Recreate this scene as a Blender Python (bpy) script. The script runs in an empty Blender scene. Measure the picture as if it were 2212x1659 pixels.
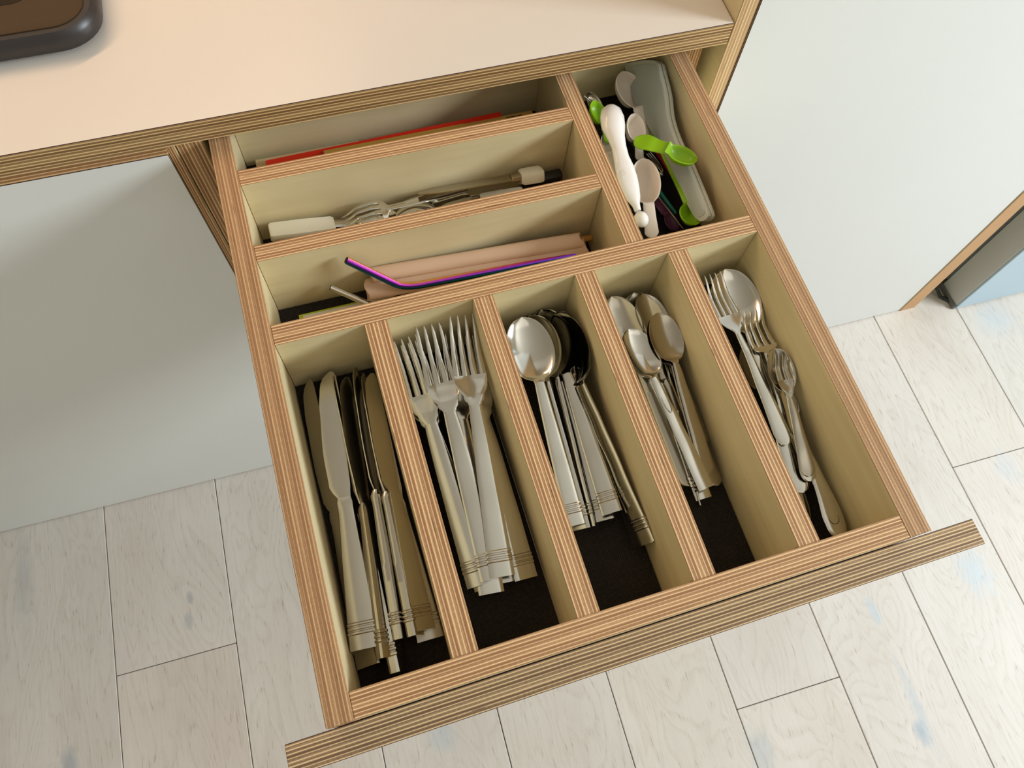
import bpy, bmesh, math, random
from mathutils import Vector, Matrix
random.seed(7)
sc = bpy.context.scene
COL = sc.collection
# ------------------------------------------------------------------ camera
cd = bpy.data.cameras.new('camera'); cam = bpy.data.objects.new('camera', cd); COL.objects.link(cam)
cam.matrix_world = Matrix([[0.961996, 0.233833, -0.141017, 0.108093], [-0.270359, 0.888135, -0.371649, -0.0224], [0.038338, 0.39565, 0.917601, 1.314614], [0.0, 0.0, 0.0, 1.0]])
cd.sensor_width = 36; cd.lens = 26.775; cd.clip_start = .01; cd.clip_end = 50
sc.camera = cam
# ------------------------------------------------------------------ light and exposure
sc.view_settings.view_transform = 'Standard'; sc.view_settings.look = 'None'
sc.view_settings.exposure = 0.0; sc.view_settings.gamma = 1; sc.view_settings.use_curve_mapping = False
world = bpy.data.worlds.new('world'); sc.world = world; world.use_nodes = True
bg = world.node_tree.nodes['Background']; bg.inputs[0].default_value = (.86, .90, .93, 1); bg.inputs[1].default_value = .35
def area(name, loc, target, sx, sy, power, color):
    l = bpy.data.lights.new(name, 'AREA'); l.shape = 'RECTANGLE'; l.size = sx; l.size_y = sy
    l.energy = power; l.color = color
    o = bpy.data.objects.new(name, l); COL.objects.link(o); o.location = loc
    o.rotation_euler = (Vector(target)-Vector(loc)).to_track_quat('-Z', 'Y').to_euler(); return o
area('window_light', (2.58, -.60, 1.80), (.2, .25, .75), .75, .65, 69, (.86, .94, 1.0))
area('ambient_fill', (1.0, -1.0, 2.55), (1.0, -.6, 0), 2.2, 1.6, 5.5, (1, .93, .84))  # added overhead fill for ambient brightness, not a fitting of the room
area('strip_light', (-.25, .86, 1.42), (-.1, .62, .82), .9, .05, 3.1, (1, .66, .42))

# ------------------------------------------------------------------ helpers
def tag(o, label=None, cat=None, group=None, kind=None):
    if label: o['label'] = label
    if cat: o['category'] = cat
    if group: o['group'] = group
    if kind: o['kind'] = kind
    return o
def link(name, me, parent=None, loc=(0, 0, 0)):
    o = bpy.data.objects.new(name, me); COL.objects.link(o); o.location = loc
    if parent: o.parent = parent
    return o
def thing(name, label, cat, loc=(0, 0, 0), group=None):
    return tag(link(name, None, None, loc), label, cat, group)
def mk(name, V, Fc, mats, smooth=True, angle=35):
    me = bpy.data.meshes.new(name); me.from_pydata([tuple(v) for v in V], [], Fc)
    for m in (mats if isinstance(mats, (list, tuple)) else [mats]): me.materials.append(m)
    bm = bmesh.new(); bm.from_mesh(me); bmesh.ops.recalc_face_normals(bm, faces=bm.faces); bm.to_mesh(me); bm.free()
    if smooth:
        me.polygons.foreach_set('use_smooth', [True]*len(me.polygons)); me.set_sharp_from_angle(angle=math.radians(angle))
    me.update(); return me
def box_mesh(name, sx, sy, sz, mats, axis=None, bev=.0006):
    """box from 0 to size; faces across AXIS get slot 0 (face of the sheet), the others slot 1 (its edge)"""
    bm = bmesh.new(); bmesh.ops.create_cube(bm, size=1)
    for v in bm.verts: v.co = Vector(((v.co.x+.5)*sx, (v.co.y+.5)*sy, (v.co.z+.5)*sz))
    if bev: bmesh.ops.bevel(bm, geom=list(bm.edges), offset=bev, segments=1, affect='EDGES')
    me = bpy.data.meshes.new(name)
    bm.normal_update()
    if axis is not None:
        for f in bm.faces: f.material_index = 0 if abs(f.normal[axis]) > .9 else 1
    bm.to_mesh(me); bm.free()
    for m in (mats if isinstance(mats, (list, tuple)) else [mats]): me.materials.append(m)
    return me
def slab(name, a, b, mats, axis=None, parent=None, bev=.0006):
    me = box_mesh(name, b[0]-a[0], b[1]-a[1], b[2]-a[2], mats, axis, bev)
    return link(name, me, parent, a)

# ------------------------------------------------------------------ materials
def srgb(r, g, b):
    f = lambda c: (c/255/12.92) if c/255 <= .04045 else ((c/255+.055)/1.055)**2.4
    return (f(r), f(g), f(b), 1)
class NT:
    def __init__(s, name, rough=.5, metal=0, spec=.5):
        s.m = bpy.data.materials.new(name); s.m.use_nodes = True; s.t = s.m.node_tree; s.b = s.t.nodes['Principled BSDF']
        s.b.inputs['Roughness'].default_value = rough; s.b.inputs['Metallic'].default_value = metal
        s.b.inputs['Specular IOR Level'].default_value = spec
    def n(s, kind, **kw):
        x = s.t.nodes.new('ShaderNode'+kind)
        for k, v in kw.items(): setattr(x, k, v)
        return x
    def l(s, a, b): s.t.links.new(a, b)
    def math(s, op, a, b=None, c=None):
        x = s.n('Math', operation=op)
        for i, v in enumerate((a, b, c)):
            if v is None: continue
            if isinstance(v, (int, float)): x.inputs[i].default_value = v
            else: s.l(v, x.inputs[i])
        return x.outputs[0]
    def mix(s, f, a, b, blend='MIX'):
        x = s.n('Mix', data_type='RGBA', blend_type=blend)
        for i, v in ((0, f), (6, a), (7, b)):
            if isinstance(v, (int, float)): x.inputs[i].default_value = v
            elif isinstance(v, tuple): x.inputs[i].default_value = v
            else: s.l(v, x.inputs[i])
        return x.outputs[2]
    def noise(s, vec, scale, detail=3, dist=0, rough=.5):
        x = s.n('TexNoise'); x.inputs['Scale'].default_value = scale; x.inputs['Detail'].default_value = detail
        x.inputs['Distortion'].default_value = dist; x.inputs['Roughness'].default_value = rough
        if vec is not None: s.l(vec, x.inputs['Vector'])
        return x.outputs[0]
    def ramp(s, f, pts, interp='LINEAR'):
        x = s.n('ValToRGB'); cr = x.color_ramp; cr.interpolation = interp
        while len(cr.elements) < len(pts): cr.elements.new(.5)
        for e, (p, c) in zip(cr.elements, pts): e.position = p; e.color = c if isinstance(c, tuple) else (c, c, c, 1)
        s.l(f, x.inputs[0]); return x.outputs[0]
    def map(s, vec, scale):
        x = s.n('Mapping'); s.l(vec, x.inputs[0]); x.inputs['Scale'].default_value = scale; return x.outputs[0]
    def bump(s, h, strength=.2, dist=.001):
        x = s.n('Bump'); x.inputs['Strength'].default_value = strength; x.inputs['Distance'].default_value = dist
        s.l(h, x.inputs['Height']); s.l(x.outputs[0], s.b.inputs['Normal'])
    def col(s, c):
        if isinstance(c, tuple): s.b.inputs['Base Color'].default_value = c
        else: s.l(c, s.b.inputs['Base Color'])
        return s
def plain(name, rgb, rough=.5, metal=0, spec=.5, var=.06, scale=40, coat=0):
    t = NT(name, rough, metal, spec); tc = t.n('TexCoord').outputs['Object']
    n = t.noise(tc, scale, 3)
    c = srgb(*rgb); lo = tuple(x*(1-var) for x in c[:3])+(1,); hi = tuple(min(1, x*(1+var)) for x in c[:3])+(1,)
    t.col(t.mix(n, lo, hi))
    if coat: t.b.inputs['Coat Weight'].default_value = coat
    return t.m
PLY = {}
def ply(axis, thick, n=7, pal='drawer', film=0):
    key = (axis, round(thick, 4), n, pal, film)
    if key in PLY: return PLY[key]
    lo, hi, contrast = PALS[pal]
    t = NT('plywood_edge', .6, 0, .25); tc = t.n('TexCoord').outputs['Object']
    sp = t.n('SeparateXYZ'); t.l(tc, sp.inputs[0]); a = sp.outputs[axis]
    # slight waviness of the veneers
    stretch = [14, 14, 14]; stretch[axis] = 40
    wv = t.noise(t.map(tc, stretch), 1, 2)
    v = t.math('MULTIPLY', t.math('DIVIDE', a, thick), n)
    v = t.math('ADD', v, t.math('MULTIPLY', t.math('SUBTRACT', wv, .5), .22))
    fr = t.math('FRACT', v); fl = t.math('FLOOR', v)
    band = t.ramp(fr, [(0, .05), (.12, .1), (.2, 1.), (.40, 1.), (.48, .25), (.75, 0.), (.95, .15)])
    wn = t.n('TexWhiteNoise', noise_dimensions='1D'); t.l(fl, wn.inputs['W'])
    st = [9, 9, 9]; st[axis] = 1500
    streak = t.noise(t.map(tc, st), 1, 3)
    st2 = [700, 700, 700]; st2[axis] = 900
    pore = t.noise(t.map(tc, st2), 1, 2)
    f = t.math('MULTIPLY', band, contrast)
    f = t.math('ADD', f, t.math('MULTIPLY', t.math('SUBTRACT', streak, .5), .95))
    f = t.math('ADD', f, t.math('MULTIPLY', t.math('SUBTRACT', wn.outputs[0], .5), .4))
    f = t.math('ADD', f, t.math('MULTIPLY', t.math('SUBTRACT', pore, .5), .45))
    c = t.ramp(f, [(0, srgb(*lo)), (1., srgb(*hi))])
    # dark voids and flecks
    st3 = [28, 28, 28]; st3[axis] = 500
    void = t.ramp(t.noise(t.map(tc, st3), 1, 1), [(.74, 0.), (.79, 1.)])
    c = t.mix(t.math('MULTIPLY', void, .55), c, srgb(70, 42, 26))
    if film:
        e = t.math('ABSOLUTE', t.math('SUBTRACT', t.math('DIVIDE', a, thick), .5))
        m = t.math('GREATER_THAN', e, .5-film)
        c = t.mix(m, c, srgb(62, 38, 36))
    t.col(c); t.bump(streak, .15, .0003)
    PLY[key] = t.m; return t.m
PALS = {'drawer': ((154, 113, 78), (237, 200, 152), .9), 'drawer_fine': ((152, 114, 80), (228, 190, 144), .55),
        'front': ((118, 92, 70), (226, 196, 152), 1.), 'top': ((122, 92, 58), (232, 196, 140), 1.),
        'pale': ((186, 148, 104), (240, 212, 164), .8), 'carcass': ((138, 98, 62), (230, 190, 138), .9)}
def birch(axis_long=0):
    t = NT('birch_veneer', .42, 0, .35); tc = t.n('TexCoord').outputs['Object']
    s = [60, 60, 60]; s[axis_long] = 4
    g = t.noise(t.map(tc, s), 1, 4, .4); b = t.noise(tc, 9, 2)
    c = t.ramp(t.math('ADD', t.math('MULTIPLY', g, .6), t.math('MULTIPLY', b, .4)), [(.3, srgb(206, 188, 144)), (.7, srgb(230, 216, 175))])
    t.col(c); t.bump(g, .05, .0003); return t.m
BX, BY = birch(0), birch(1)
WHITE = plain('white_laminate', (226, 228, 225), .38, 0, .4, .015, 6)
WORKTOP = plain('worktop_laminate', (228, 220, 210), .33, 0, .4, .02, 5)
def steel(name, rgb, rough):
    t = NT(name, rough, 1); tc = t.n('TexCoord').outputs['Object']
    n = t.noise(t.map(tc, (300, 20, 300)), 1, 3); m = t.noise(tc, 18, 3)
    c = srgb(*rgb); lo = tuple(x*.86 for x in c[:3])+(1,)
    t.col(t.mix(m, lo, c)); r = t.math('ADD', t.math('MULTIPLY', n, .12), rough-.06); t.l(r, t.b.inputs['Roughness'])
    return t.m
STEEL = steel('polished_steel', (212, 208, 200), .13)
STEEL_B = steel('brushed_steel', (204, 198, 186), .2)
STEEL_D = steel('worn_steel', (184, 176, 162), .2)
def liner_mat():
    t = NT('woven_liner', .75, 0, .3); tc = t.n('TexCoord').outputs['Object']
    v = t.n('TexVoronoi'); v.inputs['Scale'].default_value = 620; v.inputs['Randomness'].default_value = .15; t.l(tc, v.inputs['Vector'])
    h = t.ramp(v.outputs['Distance'], [(.15, 1.), (.5, 0.)])
    n = t.noise(tc, 300, 2)
    c = t.mix(t.math('MULTIPLY', h, n), srgb(26, 21, 17), srgb(78, 68, 58)); t.col(c); t.bump(h, .8, .0006); return t.m
LINER = liner_mat()

# ------------------------------------------------------------------ floor: one plank after another
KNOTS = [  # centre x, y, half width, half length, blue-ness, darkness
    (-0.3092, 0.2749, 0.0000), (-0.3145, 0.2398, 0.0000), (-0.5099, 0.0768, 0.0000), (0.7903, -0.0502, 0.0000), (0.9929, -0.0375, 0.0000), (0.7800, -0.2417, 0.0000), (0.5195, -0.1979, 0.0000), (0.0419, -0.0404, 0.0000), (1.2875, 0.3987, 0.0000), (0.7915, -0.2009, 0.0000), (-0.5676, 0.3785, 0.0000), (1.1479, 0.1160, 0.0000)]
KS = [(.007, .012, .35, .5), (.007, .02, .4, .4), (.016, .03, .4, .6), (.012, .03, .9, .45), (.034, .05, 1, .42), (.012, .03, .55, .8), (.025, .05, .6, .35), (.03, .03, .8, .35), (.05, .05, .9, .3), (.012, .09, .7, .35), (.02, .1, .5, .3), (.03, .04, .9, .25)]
def floor_mat():
    t = NT('oak_plank', .45, 0, .35); g = t.n('NewGeometry').outputs['Position']; oi = t.n('ObjectInfo').outputs['Random']
    cb = t.n('CombineXYZ'); t.l(t.math('MULTIPLY', oi, 37), cb.inputs[0]); t.l(t.math('MULTIPLY', oi, 91), cb.inputs[1])
    ad = t.n('VectorMath', operation='ADD'); t.l(g, ad.inputs[0]); t.l(cb.outputs[0], ad.inputs[1]); p = ad.outputs[0]
    warp = t.noise(t.map(p, (9, 2.2, 9)), 1, 3, .6)
    ring = t.math('FRACT', t.math('MULTIPLY', warp, 22))
    rings = t.ramp(ring, [(0, 0.), (.5, .15), (.85, 1.), (1, 0.)])
    pores = t.ramp(t.noise(t.map(p, (520, 42, 520)), 1, 3, .3), [(.6, 0.), (.74, 1.)])
    fine = t.noise(t.map(p, (260, 10, 260)), 1, 4)
    cloud = t.noise(t.map(p, (7, 3, 7)), 1, 3)
    c = t.ramp(cloud, [(.3, srgb(206, 196, 184)), (.7, srgb(228, 222, 213))])
    tint = t.ramp(oi, [(0, srgb(222, 212, 200)), (.5, srgb(212, 208, 202)), (1, srgb(220, 206, 196))])
    c = t.mix(.45, c, tint)
    c = t.mix(t.math('MULTIPLY', t.math('SUBTRACT', fine, .35), .35), c, srgb(186, 174, 160))
    c = t.mix(t.math('MULTIPLY', rings, .16), c, srgb(176, 158, 138))
    c = t.mix(t.math('MULTIPLY', t.math('MULTIPLY', rings, pores), .8), c, srgb(150, 132, 112))
    c = t.mix(t.math('MULTIPLY', pores, .28), c, srgb(176, 162, 146))
    sp = t.n('SeparateXYZ'); t.l(g, sp.inputs[0])
    edge = t.noise(t.map(g, (70, 40, 40)), 1, 3)
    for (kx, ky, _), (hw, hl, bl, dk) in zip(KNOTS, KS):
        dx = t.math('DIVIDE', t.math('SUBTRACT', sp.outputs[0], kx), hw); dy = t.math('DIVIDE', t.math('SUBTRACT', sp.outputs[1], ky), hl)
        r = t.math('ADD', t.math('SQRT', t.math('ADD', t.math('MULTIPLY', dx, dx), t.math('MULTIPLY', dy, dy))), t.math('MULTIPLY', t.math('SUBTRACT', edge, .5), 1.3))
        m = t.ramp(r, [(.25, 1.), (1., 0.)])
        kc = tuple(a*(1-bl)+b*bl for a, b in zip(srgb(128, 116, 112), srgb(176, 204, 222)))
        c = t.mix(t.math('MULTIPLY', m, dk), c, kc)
    t.col(c)
    t.bump(t.math('SUBTRACT', fine, t.math('MULTIPLY', pores, .8)), .25, .0004)
    return t.m
OAK = floor_mat()
floor = tag(slab('floor', (-2.6, -2.6, -.05), (3.4, 1.3, -.0125), plain('subfloor', (120, 108, 92), .9), bev=0), kind='structure')
seams = [-2.29+.185*i for i in range(10)] + [-.4335, -.2455, -.0515, .135, .32, .5055, .6885, .869, 1.049, 1.2225] + [1.2225+.185*i for i in range(1, 11)]
joints = {9: [.1845], 10: [-1.6, .1845], 14: [-.13], 17: [.1425], 15: [-1.5], 11: [-.9], 12: [-1.3], 13: [-1.75], 16: [-.8], 18: [-1.1]}
joints = {10: [-1.4, .1845], 15: [-.130], 18: [.1425, -1.5]}
for i in range(len(seams)-1):
    cuts = [-2.5]+sorted(joints.get(i, [-1.1-.7*((i*37) % 10)/10]))+[1.25]
    for a, b in zip(cuts, cuts[1:]):
        slab('plank', (seams[i]+.0006, a+.0005, -.012), (seams[i+1]-.0006, b-.0005, 0), OAK, parent=None, bev=.0009).parent = floor
for o in floor.children:   # keep world place under the floor object
    o.matrix_parent_inverse = Matrix.Translation(-Vector(floor.location))

# ------------------------------------------------------------------ room shell outside the frame
WALL = plain('painted_wall', (232, 226, 214), .8, 0, .2, .01, 3)
CEIL = plain('painted_ceiling', (232, 227, 216), .85, 0, .2, .01, 3)
tag(slab('wall_back', (-2.6, 1.15, 0), (3.4, 1.25, 2.6), WALL, bev=0), kind='structure')
tag(slab('wall_left', (-2.7, -2.6, 0), (-2.6, 1.15, 2.6), WALL, bev=0), kind='structure')
tag(slab('wall_front', (-2.7, -2.7, 0), (3.4, -2.6, 2.6), WALL, bev=0), kind='structure')
wr = tag(link('wall_right', None, None, (2.7, 0, 0)), kind='structure')
for a, b in (((2.7, -2.6, 0), (2.8, -1.25, 2.6)), ((2.7, .05, 0), (2.8, 1.15, 2.6)), ((2.7, -1.25, 0), (2.8, .05, 1.2)), ((2.7, -1.25, 2.35), (2.8, .05, 2.6))):
    o = slab('wall_panel', a, b, WALL, bev=0); o.location.x -= 2.7; o.parent = wr
tag(slab('ceiling', (-2.6, -2.6, 2.6), (3.4, 1.25, 2.7), CEIL, bev=0), kind='structure')

# ------------------------------------------------------------------ cabinet run
YF = .467
wt = tag(slab('worktop', (-1.4, YF, .7982), (.4738, 1.12, .8215), [WORKTOP, ply(2, .0233, 7, 'top', .02)], 2),
         'white laminate worktop with a striped plywood front edge above the open drawer', 'worktop')
cab = thing('base_cabinet', 'white base cabinet with plywood carcass that the cutlery drawer slides out of', 'cabinet', (-.03, YF, 0))
def cpart(name, a, b, mats, axis=None, bev=.0006, label=None):
    o = slab(name, a, b, mats, axis, bev=bev); o.location = Vector(a)-Vector(cab.location); o.parent = cab
    if label: o['label'] = label
    return o
cpart('top_rail', (-1.4, YF, .7905), (-.0345, YF+.09, .7978), [BX, ply(2, .0073, 2, 'carcass')], 2)
cpart('cabinet_door', (-1.4, YF+.0002, .002), (-.0352, YF+.018, .7898), [WHITE, ply(1, .018, 7, 'carcass', .03)], 1, label='white laminate cabinet door')
cpart('divider_panel', (-.0346, YF+.001, .002), (-.0282, 1.1, .7976), [BY, ply(0, .0064, 3, 'carcass')], 0)
cpart('side_panel', (-.0272, YF+.004, .002), (-.0052, 1.1, .7976), [BY, ply(0, .022, 7, 'carcass')], 0)
cpart('runner_block', (.4475, YF+.016, .60), (.4615, 1.0, .7976), [BY, ply(0, .014, 5, 'carcass')], 0)
cpart('back_panel', (-.0052, 1.102, .0), (.4738, 1.112, .797), [BX, BX], 1)
cpart('bottom_panel', (-.0052, YF+.03, .10), (.4738, 1.1, .118), [BX, ply(2, .018, 7, 'carcass')], 2)
tall = thing('tall_cabinet', 'tall white cupboard standing right of the drawer with plywood edges', 'cabinet', (.4745, YF, 0))
def tpart(name, a, b, mats, axis=None, label=None):
    o = slab(name, a, b, mats, axis); o.location = Vector(a)-Vector(tall.location); o.parent = tall
    if label: o['label'] = label
tpart('side_panel', (.4745, YF, .0), (.4912, 1.1, 1.9), [BY, ply(0, .0167, 5, 'pale')], 0, 'pale plywood upright beside the drawer')
tpart('edge_strip', (.4913, YF+.0008, .0), (.4930, YF+.03, 1.9), [plain('dark_film', (58, 40, 42), .5)]*2, 0)
tpart('cupboard_door', (.4931, YF, .002), (1.106, YF+.018, 1.9), [WHITE, ply(1, .018, 7, 'carcass', .03)], 1, 'large plain white cupboard door')
tpart('end_panel', (1.1065, YF-.002, 0), (1.139, 1.1, 1.9), [BY, plain('pale_wood_edge', (198, 154, 106), .5)], 0, 'plywood end panel')

# appliance at the far right
GREY = plain('grey_painted_metal', (206, 206, 202), .4, 0, .4, .02, 10)
PBLUE = plain('pale_blue_enamel', (176, 200, 214), .35, 0, .5, .02, 10)
RUB = plain('black_rubber', (40, 44, 42), .5, 0, .4, .1, 60)
fr = thing('fridge', 'pale blue appliance with grey door side at the right edge beyond the tall cupboard', 'appliance', (1.215, .44, 0))
def fpart(name, a, b, m, bev=.003, label=None):
    o = slab(name, a, b, m, bev=bev); o.location = Vector(a)-Vector(fr.location); o.parent = fr
    if label: o['label'] = label
    return o
fpart('door_front', (1.2155, .4395, .004), (1.80, .4435, 1.7), PBLUE, .001, 'pale blue door front')
fpart('door_body', (1.215, .4436, .006), (1.80, .497, 1.7), GREY, .002, 'grey door side')
fpart('door_gasket', (1.192, .501, .03), (1.79, .512, 1.7), RUB, .002, 'black rubber gasket')
fpart('gasket_lip', (1.199, .4965, .03), (1.79, .501, 1.7), plain('grey_rubber', (92, 98, 94), .5), .001)
fpart('appliance_body', (1.165, .513, .05), (1.80, 1.1, 1.7), plain('black_housing', (34, 34, 34), .5), .002, 'black housing')
fpart('plinth', (1.20, .56, 0), (1.79, 1.09, .05), RUB, .001)
def tube_mesh(name, pts, r, mat, seg=10, closed_ends=True, radii=None):
    V = []; Fc = []; n = len(pts); P = [Vector(p) for p in pts]
    up = Vector((.123, .456, .88)).normalized()
    for i, p in enumerate(P):
        d = (P[min(i+1, n-1)]-P[max(i-1, 0)]).normalized()
        s = d.cross(up).normalized(); u = s.cross(d)
        rr = radii[i] if radii else r
        for k in range(seg):
            a = 2*math.pi*k/seg; V.append(p+s*math.cos(a)*rr+u*math.sin(a)*rr)
    for i in range(n-1):
        for k in range(seg): Fc.append((i*seg+k, i*seg+(k+1) % seg, (i+1)*seg+(k+1) % seg, (i+1)*seg+k))
    if closed_ends: Fc += [tuple(range(seg)), tuple(range((n-1)*seg, n*seg))]
    return mk(name, V, Fc, mat)
foot = [(-.028, .052, .035), (-.026, .045, .02), (-.016, .032, .006), (-.004, .022, .004), (.001, .012, .004)]
link('foot_lever', tube_mesh('foot_lever', foot, .0035, RUB), fr)
hp = slab('hinge_plate', (1.2105, .441, .002), (1.2145, .497, .012), plain('hinge_metal', (120, 120, 116), .4, .5), bev=.001); hp.parent = fr
hp.matrix_parent_inverse = Matrix.Translation(-Vector(fr.location))

# black glass topped appliance on the worktop
def rrect(x0, y0, x1, y1, r, n=8):
    out = []
    for cx, cy, a0 in ((x1-r, y1-r, 0), (x0+r, y1-r, 90), (x0+r, y0+r, 180), (x1-r, y0+r, 270)):
        for k in range(n+1):
            a = math.radians(a0+90*k/n); out.append((cx+r*math.cos(a), cy+r*math.sin(a)))
    return out
def stack_mesh(name, rings, mats, smooth=True, angle=40):
    """closed body through rings of equal count"""
    V = []; Fc = []; n = len(rings[0])
    for r in rings: V += r
    for i in range(len(rings)-1):
        for k in range(n): Fc.append((i*n+k, i*n+(k+1) % n, (i+1)*n+(k+1) % n, (i+1)*n+k))
    Fc += [tuple(range(n)), tuple(range((len(rings)-1)*n, len(rings)*n))]
    return mk(name, V, Fc, mats, smooth, angle)
hob = thing('countertop_hob', 'black rimmed brown glass hob with rounded corners on the worktop at top left', 'hob', (-.2, .7, .8215))
def ring(ins, z, r): return [(x, y, z) for x, y in rrect(-.44+ins, -.14+ins, .138-ins, .22-ins, r-ins)]
hb = link('hob_body', stack_mesh('hob_body', [ring(.006, .003, .035), ring(.001, .006, .035), ring(0, .012, .035), ring(.001, .018, .035), ring(.005, .022, .035)], plain('black_plastic', (48, 44, 44), .38, 0, .5)), hob)
def ring2(ins, z): return [(x, y, z) for x, y in rrect(-.44+.010+ins, -.14+.010+ins, .138-.010-ins, .22-.010-ins, .026)]
link('glass_top', stack_mesh('glass_top', [ring2(0, .0215), ring2(0, .0228), ring2(.0006, .0232)], plain('brown_glass', (64, 47, 26), .5, 0, .2)), hob)
def ring3(ins, z): return [(x, y, z) for x, y in rrect(-.44+.048+ins, -.14+.043+ins, .138-.046-ins, .22-.04-ins, .022)]
link('inner_panel', stack_mesh('inner_panel', [ring3(0, .0231), ring3(.0002, .0236)], plain('dark_glass', (38, 25, 13), .5, 0, .2)), hob)  # darker rounded panel within the brown glass
for fx, fy in ((-.38, -.09), (.09, -.09), (-.38, .17), (.09, .17)):
    link('rubber_foot', stack_mesh('rubber_foot', [[(fx+.01*math.cos(a*math.pi/6), fy+.01*math.sin(a*math.pi/6), z) for a in range(12)] for z in (0, .004)], RUB), hob)

# ------------------------------------------------------------------ the drawer (built in its own frame, moved into place at the end)
M = Matrix([[0.999227, -0.026986, 0.028596, 0.012771], [0.027439, 0.999502, -0.015593, -0.005845], [-0.028161, 0.016366, 0.999469, 0.787934], [0.0, 0.0, 0.0, 1.0]])
INSIDE = []          # top-level things that move with the drawer frame
T = .018
H = -.079            # top of the liner
drawer = thing('cutlery_drawer', 'open plywood cutlery drawer divided into compartments', 'drawer'); INSIDE.append(drawer)
def dpart(name, a, b, mats, axis, label=None):
    o = slab(name, a, b, mats, axis, parent=drawer, bev=.0005)
    if label: o['label'] = label
    return o
ZB = H-.0015
dpart('side_board', (0, 0, -.094), (T, .527, 0), [BY, ply(0, T, 7, 'drawer_fine')], 0)
dpart('side_board', (.425, 0, -.094), (.443, .527, 0), [BY, ply(0, T, 7, 'drawer_fine')], 0)
dpart('front_board', (T+.0001, .0002, -.094), (.4249, .0173, 0), [BX, ply(1, .0171, 7, 'drawer')], 1)
dpart('back_board', (T+.0001, .5085, -.094), (.4249, .5265, 0), [BX, ply(1, .018, 7, 'drawer')], 1)
dpart('bottom_board', (T+.0001, .0175, ZB-.010), (.4249, .5084, ZB), [BX, ply(2, .01, 4, 'drawer')], 2)
dpart('drawer_front', (-.0333, -.0206, -.176), (.5046, -.0003, -.0364), [WHITE, ply(1, .0203, 8, 'front', .02)], 1, 'wide striped plywood drawer front with dark laminate lines')
fy = lambda a: a*.443
XP = [(.0865, .1045), (.1736, .1902), (.2595, .2770), (.3420, .3593)]
for a, b in XP:
    dpart('lengthwise_divider', (a, .01735, ZB), (b, .2708, 0), [BY, ply(0, b-a, 6, 'drawer')], 0)
dpart('cross_divider', (T+.0001, .2709, ZB), (.4249, .2886, 0), [BX, ply(1, .0177, 7, 'drawer')], 1)
dpart('cross_divider', (T+.0001, .3469, ZB), (.3107, .3623, 0), [BX, ply(1, .0154, 6, 'drawer')], 1)
dpart('cross_divider', (T+.0001, .4224, ZB), (.3107, .4383, 0), [BX, ply(1, .0159, 6, 'drawer')], 1)
dpart('lengthwise_divider', (.3108, .2887, ZB), (.3271, .5084, 0), [BY, ply(0, .0163, 6, 'drawer')], 0)
for nm, x0, x1, y0, y1 in (('knife', .0185, .086, .0178, .2704), ('fork', .105, .173, .0178, .2704), ('table spoon', .1907, .259, .0178, .2704), ('teaspoon', .2775, .3415, .0178, .2704), ('child cutlery', .3598, .4245, .0178, .2704),
                       ('straw', .0185, .3102, .2891, .3464), ('steak knife', .0185, .3102, .3628, .4219), ('ruler', .0185, .3102, .4388, .508), ('measuring spoon', .3276, .4245, .2891, .508)):
    o = slab('drawer_liner', (x0, y0, ZB+.0001), (x1, y1, H), LINER, bev=.0003)
    tag(o, 'black woven anti-slip mat lining the %s compartment of the drawer' % nm, 'liner', 'drawer liners'); INSIDE.append(o)

# ------------------------------------------------------------------ cutlery makers (handle end at y = 0, tip towards +y, face up)
NU = [-1, -.8, -.5, -.2, .2, .5, .8, 1]
def strip(name, secs, mat, cap=True, nu=NU, angle=38, pw=2):
    """sections: (s, width, z, thickness, dish, x offset)"""
    V = []; Fc = []; n = len(nu)
    for q in secs:
        s, w, z, th, di = q[:5]; xc = q[5] if len(q) > 5 else 0
        for u in nu:
            e = 1 if abs(u) < .99 else .55
            V.append((xc+u*w/2, s, z+di*(min(1, abs(u)/.87) if pw > 2 else abs(u))**pw-th*(1-e)*.5))
        for u in reversed(nu):
            e = 1 if abs(u) < .99 else .55
            V.append((xc+u*w/2*.985, s, z+di*abs(u)**pw-th*(1+e)*.5))
    m = 2*n
    for i in range(len(secs)-1):
        for k in range(m): Fc.append((i*m+k, i*m+(k+1) % m, (i+1)*m+(k+1) % m, (i+1)*m+k))
    if cap: Fc += [tuple(range(m)), tuple(range((len(secs)-1)*m, len(secs)*m))]
    return mk(name, V, Fc, mat, True, angle)
def lerp(pts, x):
    if x <= pts[0][0]: return pts[0][1]
    for (a, p), (b, q) in zip(pts, pts[1:]):
        if x <= b:
            f = (x-a)/(b-a); return p+(q-p)*f
    return pts[-1][1]
def smooth_lerp(pts, x):
    for (a, p), (b, q) in zip(pts, pts[1:]):
        if x <= b:
            f = max(0, (x-a)/(b-a)); f = f*f*(3-2*f); return p+(q-p)*f
    return pts[-1][1]
def handle_secs(L0, wpts, zpts, th, square=True, ridges=True, n=26):
    ss = set([L0*i/n for i in range(n+1)])
    R_ = [.0120, .0152, .0184] if ridges else []
    for r in R_: ss |= {r-.0014, r-.0006, r+.0006, r+.0014}
    if not square: ss |= {.0008, .002, .004, .0065}
    out = []
    for s in sorted(ss):
        w = lerp(wpts, s/L0); t = th
        for r in R_:
            d = abs(s-r)
            if d < .0007: t = th+.0014; w *= 1.05
        if not square and s < w/2:
            w = max(.0012, 2*math.sqrt(max(0, (w/2)**2-(w/2-s)**2)))
        out.append((s, w, smooth_lerp(zpts, s)+(t-th)*.5, t, -.0004, 0))
    return out
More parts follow.
